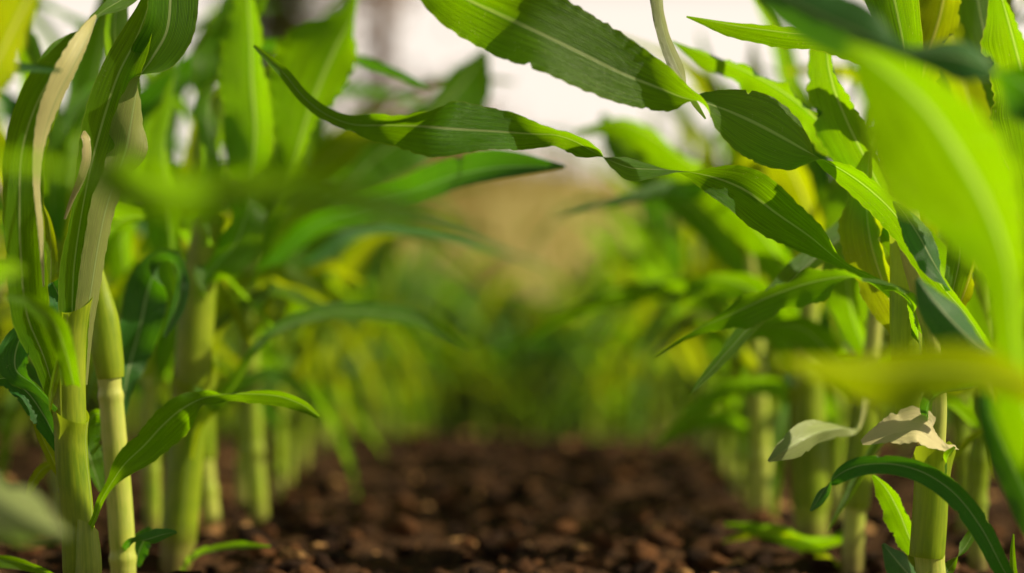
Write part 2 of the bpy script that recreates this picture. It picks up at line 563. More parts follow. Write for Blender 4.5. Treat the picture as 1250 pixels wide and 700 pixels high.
def vnoise(x, y, seed):
    if seed not in TABS:
        TABS[seed] = np.random.default_rng(seed).uniform(-1, 1, (256, 256))
    tab = TABS[seed]
    xi, yi = np.floor(x).astype(int), np.floor(y).astype(int)
    fx, fy = x - xi, y - yi
    fx, fy = fx * fx * (3 - 2 * fx), fy * fy * (3 - 2 * fy)
    a = tab[xi % 256, yi % 256]; b_ = tab[(xi + 1) % 256, yi % 256]
    c = tab[xi % 256, (yi + 1) % 256]; d_ = tab[(xi + 1) % 256, (yi + 1) % 256]
    return (a * (1 - fx) + b_ * fx) * (1 - fy) + (c * (1 - fx) + d_ * fx) * fy


def soil_h(x, y):
    x = np.asarray(x, float); y = np.asarray(y, float)
    h = 0.010 * vnoise(x * 2.1 + 5, y * 2.1 + 9, 1)
    h = h + 0.012 * vnoise(x * 9, y * 9, 2) + 0.010 * vnoise(x * 23, y * 23, 3)
    lump = np.abs(vnoise(x * 41, y * 41, 4))
    h = h + 0.010 * lump + 0.005 * np.abs(vnoise(x * 95, y * 95, 5))
    s1 = np.clip((y - 2.9) / 2.5, 0, 1); s2 = np.clip((y - 5.6) / 3.5, 0, 1); s3 = np.clip((y - 2.35) / 0.6, 0, 1)
    crest = 0.085 * s1 * s1 * (3 - 2 * s1) - 0.05 * s2 * s2 * (3 - 2 * s2)      # the strip rises to a low crest
    return h - 0.008 + crest - 0.022 * (1 - s3 * s3 * (3 - 2 * s3))


def soil_sheet(xs, ys, zoff=0.0):
    Xg, Yg = np.meshgrid(xs, ys)
    Z = soil_h(Xg, Yg) + zoff
    V = np.stack([Xg, Yg, Z], -1).reshape(-1, 3)
    idx = np.arange(len(V)).reshape(len(ys), len(xs))
    Fc = np.stack([idx[:-1, :-1], idx[:-1, 1:], idx[1:, 1:], idx[1:, :-1]], -1).reshape(-1, 4)
    return V, Fc


ys = [0.4]
while ys[-1] < 16:
    ys.append(ys[-1] + max(0.007, 0.0026 * ys[-1]))
xs = [0.0]
while xs[-1] < 6:
    xs.append(xs[-1] + (0.008 if xs[-1] < 1.2 else 0.008 + (xs[-1] - 1.2) * 0.04))
xs = np.array([-x for x in xs[:0:-1]] + xs)
V, Fc = soil_sheet(xs, np.array(ys))
tag(fast_mesh("soil", V, Fc, M['soil'], smooth=True), kind='structure')
V = [(-400, -50, -0.03), (400, -50, -0.03), (400, 700, -0.03), (-400, 700, -0.03)]
tag(fast_mesh("ground", V, [(0, 1, 2, 3)], M['field']), kind='structure')


def ico():
    import bmesh
    bm = bmesh.new()
    bmesh.ops.create_icosphere(bm, subdivisions=2, radius=1)
    V_ = np.array([v.co[:] for v in bm.verts]); F_ = np.array([[v.index for v in f.verts] for f in bm.faces])
    bm.free()
    return V_, F_


IV, IF = ico()


def scatter_clods(name, n, size, mat, flat=1.0, y0=1.9, y1=12, kind='clod', power=1.6):
    Vs, Fs = [], []
    off = 0
    for k in range(n):
        y = y0 + (y1 - y0) * rng.random() ** power
        x = rng.uniform(-1, 1) * (0.25 * y + 0.25)
        s = size[0] + (size[1] - size[0]) * rng.random() ** 7
        sc3 = np.array([rng.uniform(0.7, 1.3), rng.uniform(0.7, 1.3), rng.uniform(0.5, 0.95) * flat])
        if kind == 'chip':
            sc3 = np.array([rng.uniform(1.2, 2.6), rng.uniform(0.5, 0.9), rng.uniform(0.12, 0.3)])
        v = IV * (1 + 0.33 * np.sin(IV @ rng.normal(0, 2.3, (3, 3)) + rng.uniform(0, 6, 3)).mean(1, keepdims=True)
                  + rng.normal(0, 0.17, (len(IV), 1)))
        v = v * sc3 * s
        a, b_, c = rng.uniform(0, 6.28), rng.uniform(-0.6, 0.6), rng.uniform(-0.5, 0.5)
        ca, sa = math.cos(a), math.sin(a)
        cb, sb = math.cos(b_), math.sin(b_)
        v = v @ np.array([[1, 0, 0], [0, cb, sb], [0, -sb, cb]]) @ np.array([[ca, sa, 0], [-sa, ca, 0], [0, 0, 1]])
        z = float(soil_h(x, y)) + s * sc3[2] * rng.uniform(0.1, 0.8)
        Vs.append(v + np.array([x, y, z])); Fs.append(IF + off); off += len(IV)
    return fast_mesh(name, np.vstack(Vs), np.vstack(Fs), mat, smooth=True)


tag(scatter_clods("soil_clods", 26000, (0.0016, 0.017), M['clod']),
    'dark brown crumbly clods covering the soil between the corn rows', 'soil clods', kind='stuff')
tag(scatter_clods("soil_chips", 2200, (0.002, 0.012), M['chip'], kind='chip', power=1.3),
    'reddish tan dry bark and husk chips scattered over the soil', 'dry chips', kind='stuff')


# ------------------------------------------------------------------ generic corn plants
def wprof(t):
    return np.clip(0.50 + 1.9 * t, 0, 1) * np.clip((1 - t), 0, 1) ** 0.62 * 1.12 + 0.002


def grown_leaf(base, az, L, W, e0, e1, twist, seed, bow=1.0, n=34, droop_at=0.5):
    r = np.random.default_rng(seed)
    t = np.linspace(0, 1, n)
    k = 1 / (1 + np.exp(-(t - droop_at) * 7))
    k = (k - k[0]) / (k[-1] - k[0])
    el = np.radians(e0 + (e1 - e0) * k)
    azz = az + 0.35 * np.sin(t * r.uniform(1.5, 3.5) + r.uniform(0, 6)) * t * bow
    dirs = np.stack([np.cos(el) * np.sin(azz), np.cos(el) * np.cos(azz), np.sin(el)], -1)
    P = base + np.vstack([[0, 0, 0], np.cumsum((dirs[1:] + dirs[:-1]) / 2, axis=0) * L / (n - 1)])
    side = np.stack([np.cos(azz), -np.sin(azz), 0 * azz], -1)
    T = norm(np.gradient(P, axis=0))
    side = norm(side - T * np.sum(side * T, 1, keepdims=True))
    N = np.cross(T, side)
    tw = twist * np.clip(t - 0.12, 0, 1) ** 1.2 + 0.35 * np.sin(t * 7 + r.uniform(0, 6)) * t
    Wd = side * np.cos(tw)[:, None] + N * np.sin(tw)[:, None]
    # side x ... orientation: upper face along N; flip so that the fold rises on the upper side
    Wd = -Wd if (np.cross(T, Wd)[0] @ np.array([0, 0, 1.0])) < 0 and e0 < 88 else Wd
    return blade(P, Wd, wprof(t) * W / 2, fold=0.30, curl=0.25, wave=0.16, waves=r.uniform(2.5, 4.5), seed=seed, nu=9)


def corn_plant(seed, height=0.62, nleaf=9, name='corn_plant', yellow=0.25):
    r = np.random.default_rng(seed)
    root = empty(name, (0, 0, 0))
    H = height * 0.62
    lean = r.uniform(-0.03, 0.03, 2)
    n = 60
    t = np.linspace(0, 1, n)
    P = np.stack([lean[0] * t ** 1.5 + 0.003 * np.sin(9 * t), lean[1] * t ** 1.5, -0.02 + t * (H + 0.02)], -1)
    R0 = r.uniform(0.0105, 0.0135)
    nodes = np.cumsum(r.uniform(0.8, 1.2, nleaf)); nodes = 0.10 + nodes / nodes[-1] * 0.86
    rad = R0 * (1 - 0.55 * t) * stalk_profile(n, nodes, t, 0.16, 0.014)
    V, Fc, UV = tube(P, rad, 14)
    mesh_obj('stalk', V, Fc, M['stalk_pale'] if r.random() < 0.4 else M['stalk'], root, UV)
    plane = r.uniform(-0.5, 0.5)
    for k in range(nleaf):
        q = nodes[k]
        i = int(q * (n - 1))
        # sheath from this node up
        j1 = min(n - 1, i + int(0.17 * n))
        seg = P[i:j1 + 1]
        V, Fc, UV = tube(seg, rad[i:j1 + 1] * np.linspace(1.14, 1.34, len(seg)), 14)
        mesh_obj('leaf_sheath', V, Fc, M['sheath'], root, UV)
        az = plane + math.pi * (k % 2) + r.uniform(-0.5, 0.5)
        f = k / (nleaf - 1)
        L = height * (0.30 + 0.75 * math.sin(math.pi * min(1, 0.15 + 0.75 * f))) * r.uniform(0.85, 1.15)
        W = 0.024 + 0.036 * math.sin(math.pi * min(1, 0.12 + 0.75 * f)) * r.uniform(0.85, 1.1)
        e0 = 38 + 44 * f + r.uniform(-8, 8)
        e1 = -55 + 85 * f + r.uniform(-18, 18)
        V, Fc, UV = grown_leaf(P[j1], az, L, W, min(e0, 86), e1, r.uniform(-1.6, 1.6), int(r.integers(1e6)), droop_at=r.uniform(0.3, 0.6))
        x = r.random()
        m = 'leaf_yellow' if x < yellow else ('leaf_blue' if x > 0.9 else 'leaf')
        mesh_obj('leaf', V, Fc, M[m], root, UV)
    return root


def copy_plant(o):
    c = o.copy(); col.objects.link(c)
    for ch in list(o.children):
        k = ch.copy(); col.objects.link(k); k.parent = c
    return c


variants = [corn_plant(100 + i, height=h, nleaf=nl, yellow=yl) for i, (h, nl, yl) in enumerate(
    [(0.60, 8, 0.4), (0.66, 9, 0.5), (0.56, 8, 0.6), (0.70, 9, 0.4), (0.62, 9, 0.6), (0.52, 7, 0.5), (0.64, 8, 0.2)])]
used = set()


def put_plant(x, y, label, group, scale=1.0, v=None, rz=None):
    i = int(rng.integers(len(variants))) if v is None else v
    o = variants[i]
    if i in used:
        o = copy_plant(o)
    used.add(i)
    o.location = (x, y, float(soil_h(x, y)) - 0.002)
    o.rotation_euler = (0, 0, rng.uniform(-0.45, 0.45) + math.pi * rng.integers(2) if rz is None else rz)
    s = scale * rng.uniform(0.9, 1.08)
    o.scale = (s, s, s)
    return tag(o, label, 'corn plant', group)


def row(xr, y0, y1, step, label, group, scale=1.0, jit=0.03):
    y = y0
    while y < y1:
        put_plant(xr + rng.uniform(-jit, jit), y, label, group, scale)
        y += step * rng.uniform(0.8, 1.2)


row(-0.385, 3.55, 11, 0.27, 'blurred young corn plant further back in the row left of the bare soil', 'corn plants receding in the left row')
row(0.385, 3.45, 11, 0.27, 'blurred young corn plant further back in the row right of the bare soil', 'corn plants receding in the right row')
for xx, yy, sc_ in ((-0.50, 2.75, 1.0), (-0.58, 3.1, 1.1), (-0.47, 3.45, 1.0), (-0.66, 3.6, 1.15), (-0.62, 4.1, 1.1), (-0.75, 4.6, 1.15)):
    put_plant(xx, yy, 'soft focus corn plant filling the left row behind the sharp ones', 'corn plants thickening the left row', sc_)
for xx, yy, sc_ in ((0.50, 2.6, 1.0), (0.56, 3.0, 1.1), (0.46, 3.4, 1.05), (0.66, 3.5, 1.1), (0.60, 4.1, 1.1), (0.74, 4.6, 1.1)):
    put_plant(xx, yy, 'soft focus corn plant filling the right row behind the sharp ones', 'corn plants thickening the right row', sc_)
row(-1.12, 4.2, 11, 0.40, 'blurred corn plant in the next row beyond the left row', 'corn plants in the row beyond the left row')
row(1.12, 4.2, 11, 0.40, 'blurred corn plant in the next row beyond the right row', 'corn plants in the row beyond the right row')
for k in range(13):
    put_plant(-0.75 + 1.5 * k / 12 + rng.uniform(-0.06, 0.06), rng.uniform(7.6, 9.6),
              'hazy corn plant standing at the far end of the soil strip', 'corn plants closing the far end of the strip', 0.88, v=6, rz=rng.uniform(0, 6.28))

# ------------------------------------------------------------------ hero corn plants
PL = {}


def plant(key, x, y, D, label, group=None):
    b_ = at(x, y, D)
    z = float(soil_h(b_[0], b_[1]))
    o = empty('corn_plant', (b_[0], b_[1], z))
    PL[key] = o
    return tag(o, label, 'corn plant', group)


G = 'corn plants at the front of the two rows'
# --- A: leftmost sharp plant -------------------------------------------------
p = plant('A', 101, 725, 2.1, 'leftmost sharp corn plant with thick green stalk and twisting upright leaves, sunlight painted cream on their edges', G)
hero_stalk(p, [(103, 745, 34), (100, 690, 36), (96, 640, 37), (90, 590, 36), (86, 545, 36), (85, 500, 34), (88, 440, 28), (91, 410, 18), (92, 390, 6)], nodes=(0.10, 0.42), lobes=0.04)
hero_sheath(p, [(97, 700, 39), (94, 620, 39), (88, 560, 39), (86, 500, 38)], seam=2.4, seed=3)
hero_sheath(p, [(86, 520, 38), (85, 470, 38), (88, 420, 34), (94, 370, 30)], seam=0.9, seed=4)
hero_sheath(p, [(107, 720, 32), (108, 690, 31), (107, 660, 28), (107, 643, 24)], 'stalk', D=2.09, seam=4.0, seed=5, flare=1.05)
# tall dark leaf that bulges left and points up
hero_leaf(p, [(88, 480, 31.2, -20), (88, 400, 41.6, -18), (90, 330, 47.84, -20), (98, 270, 49.92, -35), (112, 200, 52.0, -22), (128, 140, 64.48, -18), (145, 90, 54.08, -10), (165, 50, 43.68, 5), (180, 10, 24.96, 20), (188, -30, 6.24, 10)], fold=0.15, curl=0.5, wave=0.04, waves=2.2, seed=2)
# its curled margin, a separate sheet coloured cream as though sunlit
hero_leaf(p, [(80, 268, 5.6, 125, 2.08), (92, 240, 12.6, 125, 2.07), (104, 215, 19.6, 125, 2.06), (110, 190, 22.4, 125, 2.06), (108, 168, 19.6, 125, 2.06), (104, 160, 5.6, 125, 2.07)],
          'leaf_sunlit', fold=0.2, curl=0.6, n=30, wave=0.05, seed=5)
# second leaf: twists twice, then broad and dark out of the top
hero_leaf(p, [(98, 470, 26, 150), (104, 400, 30, 150), (112, 350, 36, 145), (120, 300, 40, 140), (131, 250, 46, 135), (144, 212, 36, 160), (154, 182, 52, 190), (160, 150, 46, 150), (165, 122, 44, 125), (169, 98, 40, 95), (184, 74, 56, 20), (203, 40, 66, -10), (208, 0, 70, -22), (205, -60, 60, -20), (200, -120, 40, -10)],
          'leaf_creamy', n=110, fold=0.12, curl=0.35, wave=0.03, seed=7)
hero_leaf(p, [(104, 420, 14, 150), (112, 370, 18, 130), (118, 320, 20, 120), (122, 280, 14, 120), (126, 240, 4, 110)], 'leaf_yellow', D=2.13, seed=9, wave=0.04)
# big left leaf and a sheet for its fold, sunlight painted in cream
hero_leaf(p, [(78, 520, 22, -8, 2.12), (55, 440, 40, -18, 2.08), (32, 380, 58, -23, 2.04), (26, 320, 62, -28, 2.02), (24, 250, 60, -23, 2.0), (28, 180, 60, -16, 2.0), (48, 120, 58, -8, 2.0), (75, 75, 48, 12, 2.0), (104, 38, 24, 75, 2.02), (120, 18, 10, 150, 2.04), (145, 2, 24, 190, 2.06), (180, -20, 20, 180, 2.08)],
          n=100, fold=0.20, curl=0.5, wave=0.05, seed=11)
hero_leaf(p, [(54, 350, 4.05, 125, 2.0), (51, 280, 12.15, 125, 1.985), (47, 220, 17.55, 125, 1.98), (54, 165, 29.7, 125, 1.98), (70, 120, 45.9, 125, 1.98), (90, 80, 48.6, 125, 1.985), (107, 45, 29.7, 125, 2.0), (118, 20, 6.75, 125, 2.03)],
          'leaf_sunlit', fold=0.15, curl=0.35, wave=0.03, seed=12)
# narrow yellow strip between the two
hero_leaf(p, [(76, 480, 10, 20), (66, 420, 16, 10), (62, 350, 18, 0), (62, 300, 16, 0), (58, 265, 9, 30), (50, 246, 3, 30)], 'leaf_yellow', D=2.18, seed=13)
# arching sharp low leaf
hero_leaf(p, [(108, 650, 12, 60, 2.09), (116, 632, 13, 55, 2.07), (124, 610, 16, 50, 2.05), (136, 590, 18, 45, 2.04), (152, 567, 32, 20, 2.03), (175, 545, 46, 5, 2.02), (200, 518, 50, 0, 2.01), (224, 498, 42, 5, 2.0),
              (246, 487, 26, 40, 2.0), (270, 482, 18, -30, 2.0), (305, 481, 20, -20, 2.0), (345, 485, 20, -10, 2.0), (372, 496, 15, 0, 2.0), (390, 509, 5, 0, 2.0)],
          'leaf', n=110, fold=0.22, curl=0.3, wave=0.10, waves=3, seed=21, tilt=-32)
hero_leaf(p, [(80, 560, 14, 40), (68, 535, 22, 30), (52, 505, 34, 10), (30, 476, 32, 0), (8, 462, 24, 20), (-20, 470, 8, 20)], 'leaf_blue', D=2.12, seed=23)
hero_leaf(p, [(78, 590, 8, 30), (64, 560, 14, 20), (52, 535, 12, 20), (40, 500, 10, 0)], 'leaf_yellow', D=2.16, seed=24)
hero_leaf(p, [(72, 566, 6, 20), (56, 570, 14, 10), (42, 586, 14, 10), (32, 610, 5, 20)], 'leaf_yellow', D=2.25, seed=25)
hero_leaf(p, [(70, 500, 12, 60), (42, 470, 22, 60), (20, 452, 40, 20), (22, 420, 38, 20), (38, 395, 14, 40)], 'leaf_blue', D=2.06, n=50, seed=26)
hero_leaf(p, [(78, 470, 6, 0), (74, 440, 10, 10), (68, 460, 12, 20), (63, 482, 8, 10), (61, 502, 2, 0)], 'leaf_yellow', D=2.05, n=40, seed=27)
hero_leaf(p, [(90, 470, 20, 20, 1.95), (80, 430, 26, 10, 1.88), (62, 390, 28, 0, 1.8), (35, 368, 20, 10, 1.75), (5, 362, 8, 10, 1.7)], 'leaf', n=50, seed=28)
hero_leaf(p, [(90, 440, 26, 10), (84, 400, 40, 10), (74, 365, 44, 5), (64, 345, 20, 10)], 'leaf_blue', D=2.15, n=40, seed=29, wave=0.25)
hero_leaf(p, [(100, 745, 6, 0, 2.1), (75, 712, 12, 40, 2.05), (40, 692, 16, 40, 2.0), (0, 684, 18, 30, 1.97), (-50, 690, 8, 20, 1.95)], 'leaf', n=50, seed=30)

# --- B: second left plant ------------------------------------------------------
p = plant('B', 150, 712, 2.25, 'slim corn plant right behind the leftmost one with pale sunlit stalk and bulging sheath', G)
hero_stalk(p, [(152, 735, 30), (149, 660, 31), (145, 600, 31), (140, 540, 30), (135, 480, 29), (131, 440, 28), (126, 400, 24), (118, 330, 14)], 'stalk_pale', D=2.25, nodes=(0.13, 0.62), lobes=0.03)
hero_sheath(p, [(135, 462, 32), (133, 446, 35), (130, 425, 37), (127, 390, 34), (121, 350, 22), (118, 320, 12)], D=2.25, seam=4.4, seed=6, flare=0.9)
hero_leaf(p, [(120, 360, 16, 20), (122, 300, 26, 40), (120, 240, 34, 160), (138, 180, 40, 170), (150, 110, 44, 160), (140, 40, 36, 170), (150, -40, 12, 170)], 'leaf', D=2.32, seed=41, tilt=35)
hero_leaf(p, [(138, 520, 8, 10), (118, 505, 22, 10), (104, 530, 30, 5), (112, 565, 30, 5), (124, 600, 8, 0)], 'leaf', D=2.3, seed=42, tilt=35, n=50)
hero_leaf(p, [(146, 530, 10, 10, 2.3), (152, 480, 22, 5, 2.4), (160, 440, 44, 0, 2.45), (172, 395, 56, 0, 2.45), (182, 350, 56, 10, 2.45), (196, 322, 40, 60, 2.43), (214, 322, 24, 120, 2.4), (222, 345, 22, 150, 2.38), (212, 385, 18, 150, 2.38), (200, 412, 4, 150, 2.38)],
          'leaf_blue', seed=43, n=90, wave=0.2, waves=4)
hero_leaf(p, [(150, 672, 6, 30, 2.25), (162, 662, 12, 30, 2.2), (182, 658, 20, 160, 2.18), (202, 652, 16, 150, 2.18), (216, 650, 4, 150, 2.18)], 'leaf_blue', n=40, seed=44)
hero_leaf(p, [(165, 690, 20, 30, 2.27), (172, 668, 34, 30, 2.27), (185, 645, 10, 20, 2.27)], 'leaf_blue', n=30, seed=45)

# --- C: thick stalk at x 230 ------------------------------------------------------
p = plant('C', 214, 700, 2.62, 'stout corn plant with thick stalk lit yellow on its right edge, left of the soil', G)
hero_stalk(p, [(212, 715, 38), (218, 650, 40), (224, 590, 40), (229, 520, 39), (234, 450, 39), (240, 380, 37), (250, 300, 30), (258, 240, 18)], D=2.62, nodes=(0.12, 0.4), lobes=0.04)
hero_sheath(p, [(218, 660, 43), (224, 590, 43), (230, 520, 43), (236, 450, 42)], D=2.62, seam=1.5, seed=7)
hero_sheath(p, [(233, 480, 43), (238, 410, 43), (246, 330, 38), (254, 270, 32)], D=2.62, seam=5.0, seed=8)
hero_leaf(p, [(248, 360, 24, 10), (262, 325, 46, 160), (286, 300, 60, 165), (300, 262, 52, 160), (306, 220, 38, 10), (312, 160, 60, 0), (308, 100, 68, 5), (306, 40, 50, 10), (300, -30, 14, 10)], 'leaf', D=2.6, seed=51, tilt=42, n=90)
hero_leaf(p, [(240, 400, 20, 10, 2.65), (215, 330, 40, 5, 2.7), (205, 250, 48, 0, 2.75), (200, 180, 40, 20, 2.75), (212, 120, 30, 40, 2.75), (225, 60, 14, 60, 2.75)], 'leaf', seed=52, tilt=40)
hero_leaf(p, [(256, 300, 18, 10, 2.6), (256, 220, 30, 150, 2.6), (252, 160, 26, 160, 2.62), (262, 100, 38, 10, 2.65), (290, 40, 54, 10, 2.7), (325, -20, 50, 10, 2.75), (350, -80, 10, 10, 2.8)], 'leaf', seed=53, tilt=42, n=80)
hero_leaf(p, [(245, 350, 20, 20, 2.6), (285, 310, 24, 30, 2.62), (330, 260, 30, 10, 2.68), (358, 200, 30, 10, 2.7), (372, 155, 84, 12, 2.7), (392, 100, 104, 5, 2.7), (412, 55, 84, 0, 2.7), (430, 18, 22, 10, 2.7), (438, -20, 6, 10, 2.7)],
          'leaf', seed=54, tilt=45, n=100, wave=0.05)
hero_leaf(p, [(236, 470, 14, 40, 2.6), (262, 500, 18, 60, 2.6), (285, 470, 16, 40, 2.6), (310, 430, 14, 40, 2.6), (345, 400, 18, 30, 2.65), (400, 382, 22, 20, 2.7), (460, 382, 26, 30, 2.75), (520, 395, 20, 20, 2.8), (572, 427, 4, 10, 2.8)],
          'leaf', seed=55, n=90)
hero_leaf(p, [(232, 560, 12, 30), (240, 520, 20, 20), (262, 490, 20, 20), (275, 460, 6, 20)], 'leaf_yellow', D=2.6, seed=56, n=40)
hero_leaf(p, [(222, 700, 8, 50, 2.6), (245, 676, 14, 50, 2.5), (285, 668, 16, 50, 2.45), (330, 668, 5, 40, 2.4)], 'leaf', seed=57, n=40)
hero_leaf(p, [(244, 420, 14, 30, 2.66), (280, 390, 30, 60, 2.8), (330, 360, 32, 60, 2.9), (380, 372, 22, 60, 3.0), (440, 400, 4, 40, 3.1)], 'leaf', seed=58, n=50)

# --- D: background pair of the left row (D ~3.1) --------------------------------
p = plant('D', 258, 668, 3.05, 'slender corn plant with cream yellow stalk just right of the stout plant, slightly blurred', G)
hero_stalk(p, [(262, 672, 22), (256, 620, 23), (250, 560, 22), (248, 480, 20), (252, 380, 14), (262, 300, 8)], 'stalk_pale', D=3.05, nodes=(0.2,))
hero_sheath(p, [(250, 560, 26), (248, 500, 26), (250, 430, 24)], D=3.05, seed=9)
hero_leaf(p, [(250, 450, 14, 10), (275, 380, 34, 10), (320, 340, 44, 60), (360, 345, 30, 120), (400, 370, 6, 100)], 'leaf_yellow', D=3.0, seed=61, tilt=40)
hero_leaf(p, [(250, 400, 14, 10), (235, 330, 34, 10), (240, 250, 44, 0), (262, 170, 40, 10), (285, 110, 8, 0)], 'leaf', D=3.1, seed=62, tilt=40)
hero_leaf(p, [(250, 520, 10, 20), (285, 480, 22, 20), (330, 460, 26, 50), (370, 480, 22, 60), (395, 520, 5, 40)], 'leaf', D=3.1, seed=63)
p = plant('E', 186, 672, 3.0, 'thin green corn stalk in soft focus between the slim and the stout plants', G)
hero_stalk(p, [(186, 680, 20), (186, 600, 20), (184, 520, 18), (182, 420, 14), (180, 330, 8)], D=3.0, nodes=(0.3, 0.6))
hero_leaf(p, [(184, 480, 10, 0), (205, 420, 30, 0), (225, 350, 40, 10), (228, 270, 40, 20), (215, 200, 8, 0)], 'leaf', D=3.0, seed=64)
hero_leaf(p, [(182, 440, 10, 0), (160, 360, 32, 0), (150, 280, 44, 10), (165, 200, 40, 10), (190, 120, 30, 10), (215, 60, 6, 0)], 'leaf', D=3.05, seed=65, tilt=40)
hero_leaf(p, [(184, 460, 10, 0), (176, 380, 34, 20), (200, 300, 40, 10), (232, 220, 44, 160), (250, 150, 40, 160), (275, 100, 8, 150)], 'leaf_yellow', D=2.95, seed=66, tilt=40)

# --- F: plant left of frame, its leaves fill the top-left corner -------------
p = plant('F', -62, 780, 1.72, 'corn plant just outside the left edge whose soft leaves fill the corner', 'corn plants in front of the focus')
hero_stalk(p, [(-70, 800, 42), (-66, 640, 42), (-62, 480, 38), (-60, 320, 30), (-55, 160, 18)], D=1.72, nodes=(0.3, 0.55))
hero_leaf(p, [(-58, 240, 30, 40), (-30, 130, 40, 40), (0, 88, 22, 30), (35, 84, 14, 30), (75, 87, 4, 20)], 'leaf_blue', D=1.8, seed=71, n=50)
hero_leaf(p, [(-60, 300, 40, 10, 1.72), (-40, 180, 70, 5, 1.7), (0, 70, 80, 0, 1.66), (40, -10, 70, 0, 1.62), (80, -80, 20, 0, 1.6)], 'leaf_yellow', seed=72, tilt=50)
hero_leaf(p, [(-62, 470, 30, 10, 1.7), (-40, 400, 50, 5, 1.6), (0, 345, 44, 0, 1.5), (28, 335, 10, 10, 1.45)], 'leaf', seed=73, tilt=45, n=50)
hero_leaf(p, [(-64, 540, 30, 180, 1.7), (-45, 570, 80, 180, 1.5), (-5, 612, 108, 180, 1.42), (45, 640, 66, 180, 1.4), (86, 655, 6, 180, 1.4)], 'leaf_sunlit_under', seed=74, n=60, fold=0.75, curl=0.2)

# --- G: closest plant on the left, off frame ---------------------------------
p = plant('G', -430, 900, 1.15, 'nearest corn plant off the left edge, its strongly blurred leaf crosses in front', 'corn plants in front of the focus')
hero_stalk(p, [(-430, 960, 62), (-425, 760, 62), (-415, 520, 52), (-405, 320, 36)], D=1.15, nodes=(0.3, 0.6))
hero_leaf(p, [(-410, 420, 40, 40, 1.15), (-250, 250, 90, 60, 1.15), (-40, 205, 100, 75, 1.15), (110, 216, 50, 50, 1.14), (190, 230, 96, -50, 1.13), (250, 234, 108, -52, 1.12), (300, 228, 60, -30, 1.12), (370, 234, 44, 0, 1.11), (450, 252, 44, 0, 1.1), (530, 274, 30, 0, 1.1), (600, 292, 6, 10, 1.1)],
          'leaf', seed=75, tilt=25, n=110)

# --- H: main sharp right plant --------------------------------------------------
p = plant('H', 1137, 728, 2.1, 'sharp corn plant at right with snapped dry leaf stub and long twisted leaves', G)
hero_stalk(p, [(1138, 745, 38), (1136, 700, 36), (1134, 660, 32), (1138, 600, 26), (1144, 540, 20), (1147, 490, 17), (1140, 430, 17), (1125, 360, 24), (1112, 300, 28), (1108, 240, 24), (1106, 170, 12)], 'stalk_pale', nodes=(0.12,), lobes=0.04)
hero_sheath(p, [(1128, 735, 34), (1126, 700, 34), (1125, 685, 36)], 'stalk', seam=1.0, seed=10)
hero_sheath(p, [(1131, 680, 42), (1134, 640, 42), (1137, 590, 42), (1139, 556, 46)], seam=4.85, seed=11, rag=0.003, flare=1.12)
hero_sheath(p, [(1112, 510, 34), (1108, 460, 36), (1106, 400, 38), (1106, 330, 38), (1104, 260, 34)], 'sheath', D=2.16, seam=2.0, seed=12)
hero_leaf(p, [(1168, 547, 8, -50, 2.09), (1150, 544, 20, -55, 2.06), (1136, 536, 44, -55, 2.05), (1120, 526, 78, -52, 2.05), (1100, 528, 66, -52, 2.05), (1078, 533, 44, -52, 2.05), (1062, 538, 24, -50, 2.05), (1052, 541, 8, -40, 2.05)],
          'leaf_dry', seed=81, n=60, fold=0.1, curl=0.25, wave=0.05, waves=4)['label'] = 'snapped dry cream leaf stub'
hero_leaf(p, [(1150, 600, 8, 80, 2.08), (1156, 575, 16, 100, 2.06), (1158, 555, 14, 60, 2.05), (1166, 546, 4, 40, 2.05)], 'leaf', seed=82, n=30)
# long leaf whose tip reaches the left row (behind the lower one)
hero_leaf(p, [(1130, 400, 22, 50, 2.14), (1108, 372, 26, 50, 2.16), (1075, 345, 24, 60, 2.17), (1030, 322, 22, 60, 2.17), (990, 290, 52, 35, 2.16), (950, 262, 66, 25, 2.14), (905, 230, 62, 5, 2.12), (865, 215, 40, 30, 2.1), (832, 209, 14, 80, 2.09), (800, 207, 22, 135, 2.08), (770, 205, 34, 150, 2.07), (745, 196, 28, 110, 2.06), (722, 184, 42, 60, 2.05), (700, 172, 40, 50, 2.04), (678, 165, 34, 50, 2.04), (655, 164, 36, 25, 2.04), (610, 161, 56, -22, 2.03), (560, 158, 68, -14, 2.02), (510, 154, 74, 42, 2.0), (465, 153, 50, 46, 1.99), (430, 152, 22, -5, 1.98), (400, 141, 18, -5, 1.98), (372, 120, 16, -5, 1.98), (345, 88, 14, -5, 1.98), (310, 56, 4, -5, 1.98)],
          'leaf', n=210, fold=0.14, curl=0.25, wave=0.03, waves=6, seed=83, tilt=0)
# long upper leaf
hero_leaf(p, [(1222, 462, 8, 50, 2.05), (1205, 425, 24, 50, 2.05), (1180, 385, 26, 55, 2.05), (1150, 350, 34, 50, 2.05), (1122, 310, 40, 50, 2.05), (1095, 265, 52, 50, 2.05), (1062, 232, 50, 50, 2.06), (1025, 206, 44, 60, 2.07), (1002, 194, 40, 80, 2.07), (980, 182, 62, 140, 2.07), (950, 165, 84, 160, 2.06), (915, 147, 82, 165, 2.05), (880, 132, 56, 150, 2.04), (855, 124, 50, 100, 2.03), (836, 120, 46, 50, 2.02), (800, 106, 62, 0, 2.01), (760, 90, 84, -18, 2.0), (715, 68, 100, -24, 1.99), (660, 41, 104, -22, 1.98), (610, 18, 96, 16, 1.98), (565, -4, 92, 36, 1.98), (520, -40, 60, 12, 1.98), (460, -110, 20, 0, 1.98)],
          'leaf', n=220, fold=0.12, curl=0.20, wave=0.04, waves=5, seed=84, tilt=0)
hero_leaf(p, [(1160, 355, 14, 60, 2.03), (1138, 318, 36, 150, 2.02), (1118, 282, 36, 155, 2.02), (1098, 254, 14, 150, 2.02), (1090, 246, 3, 150, 2.03)], 'leaf_blue', seed=85, n=50)
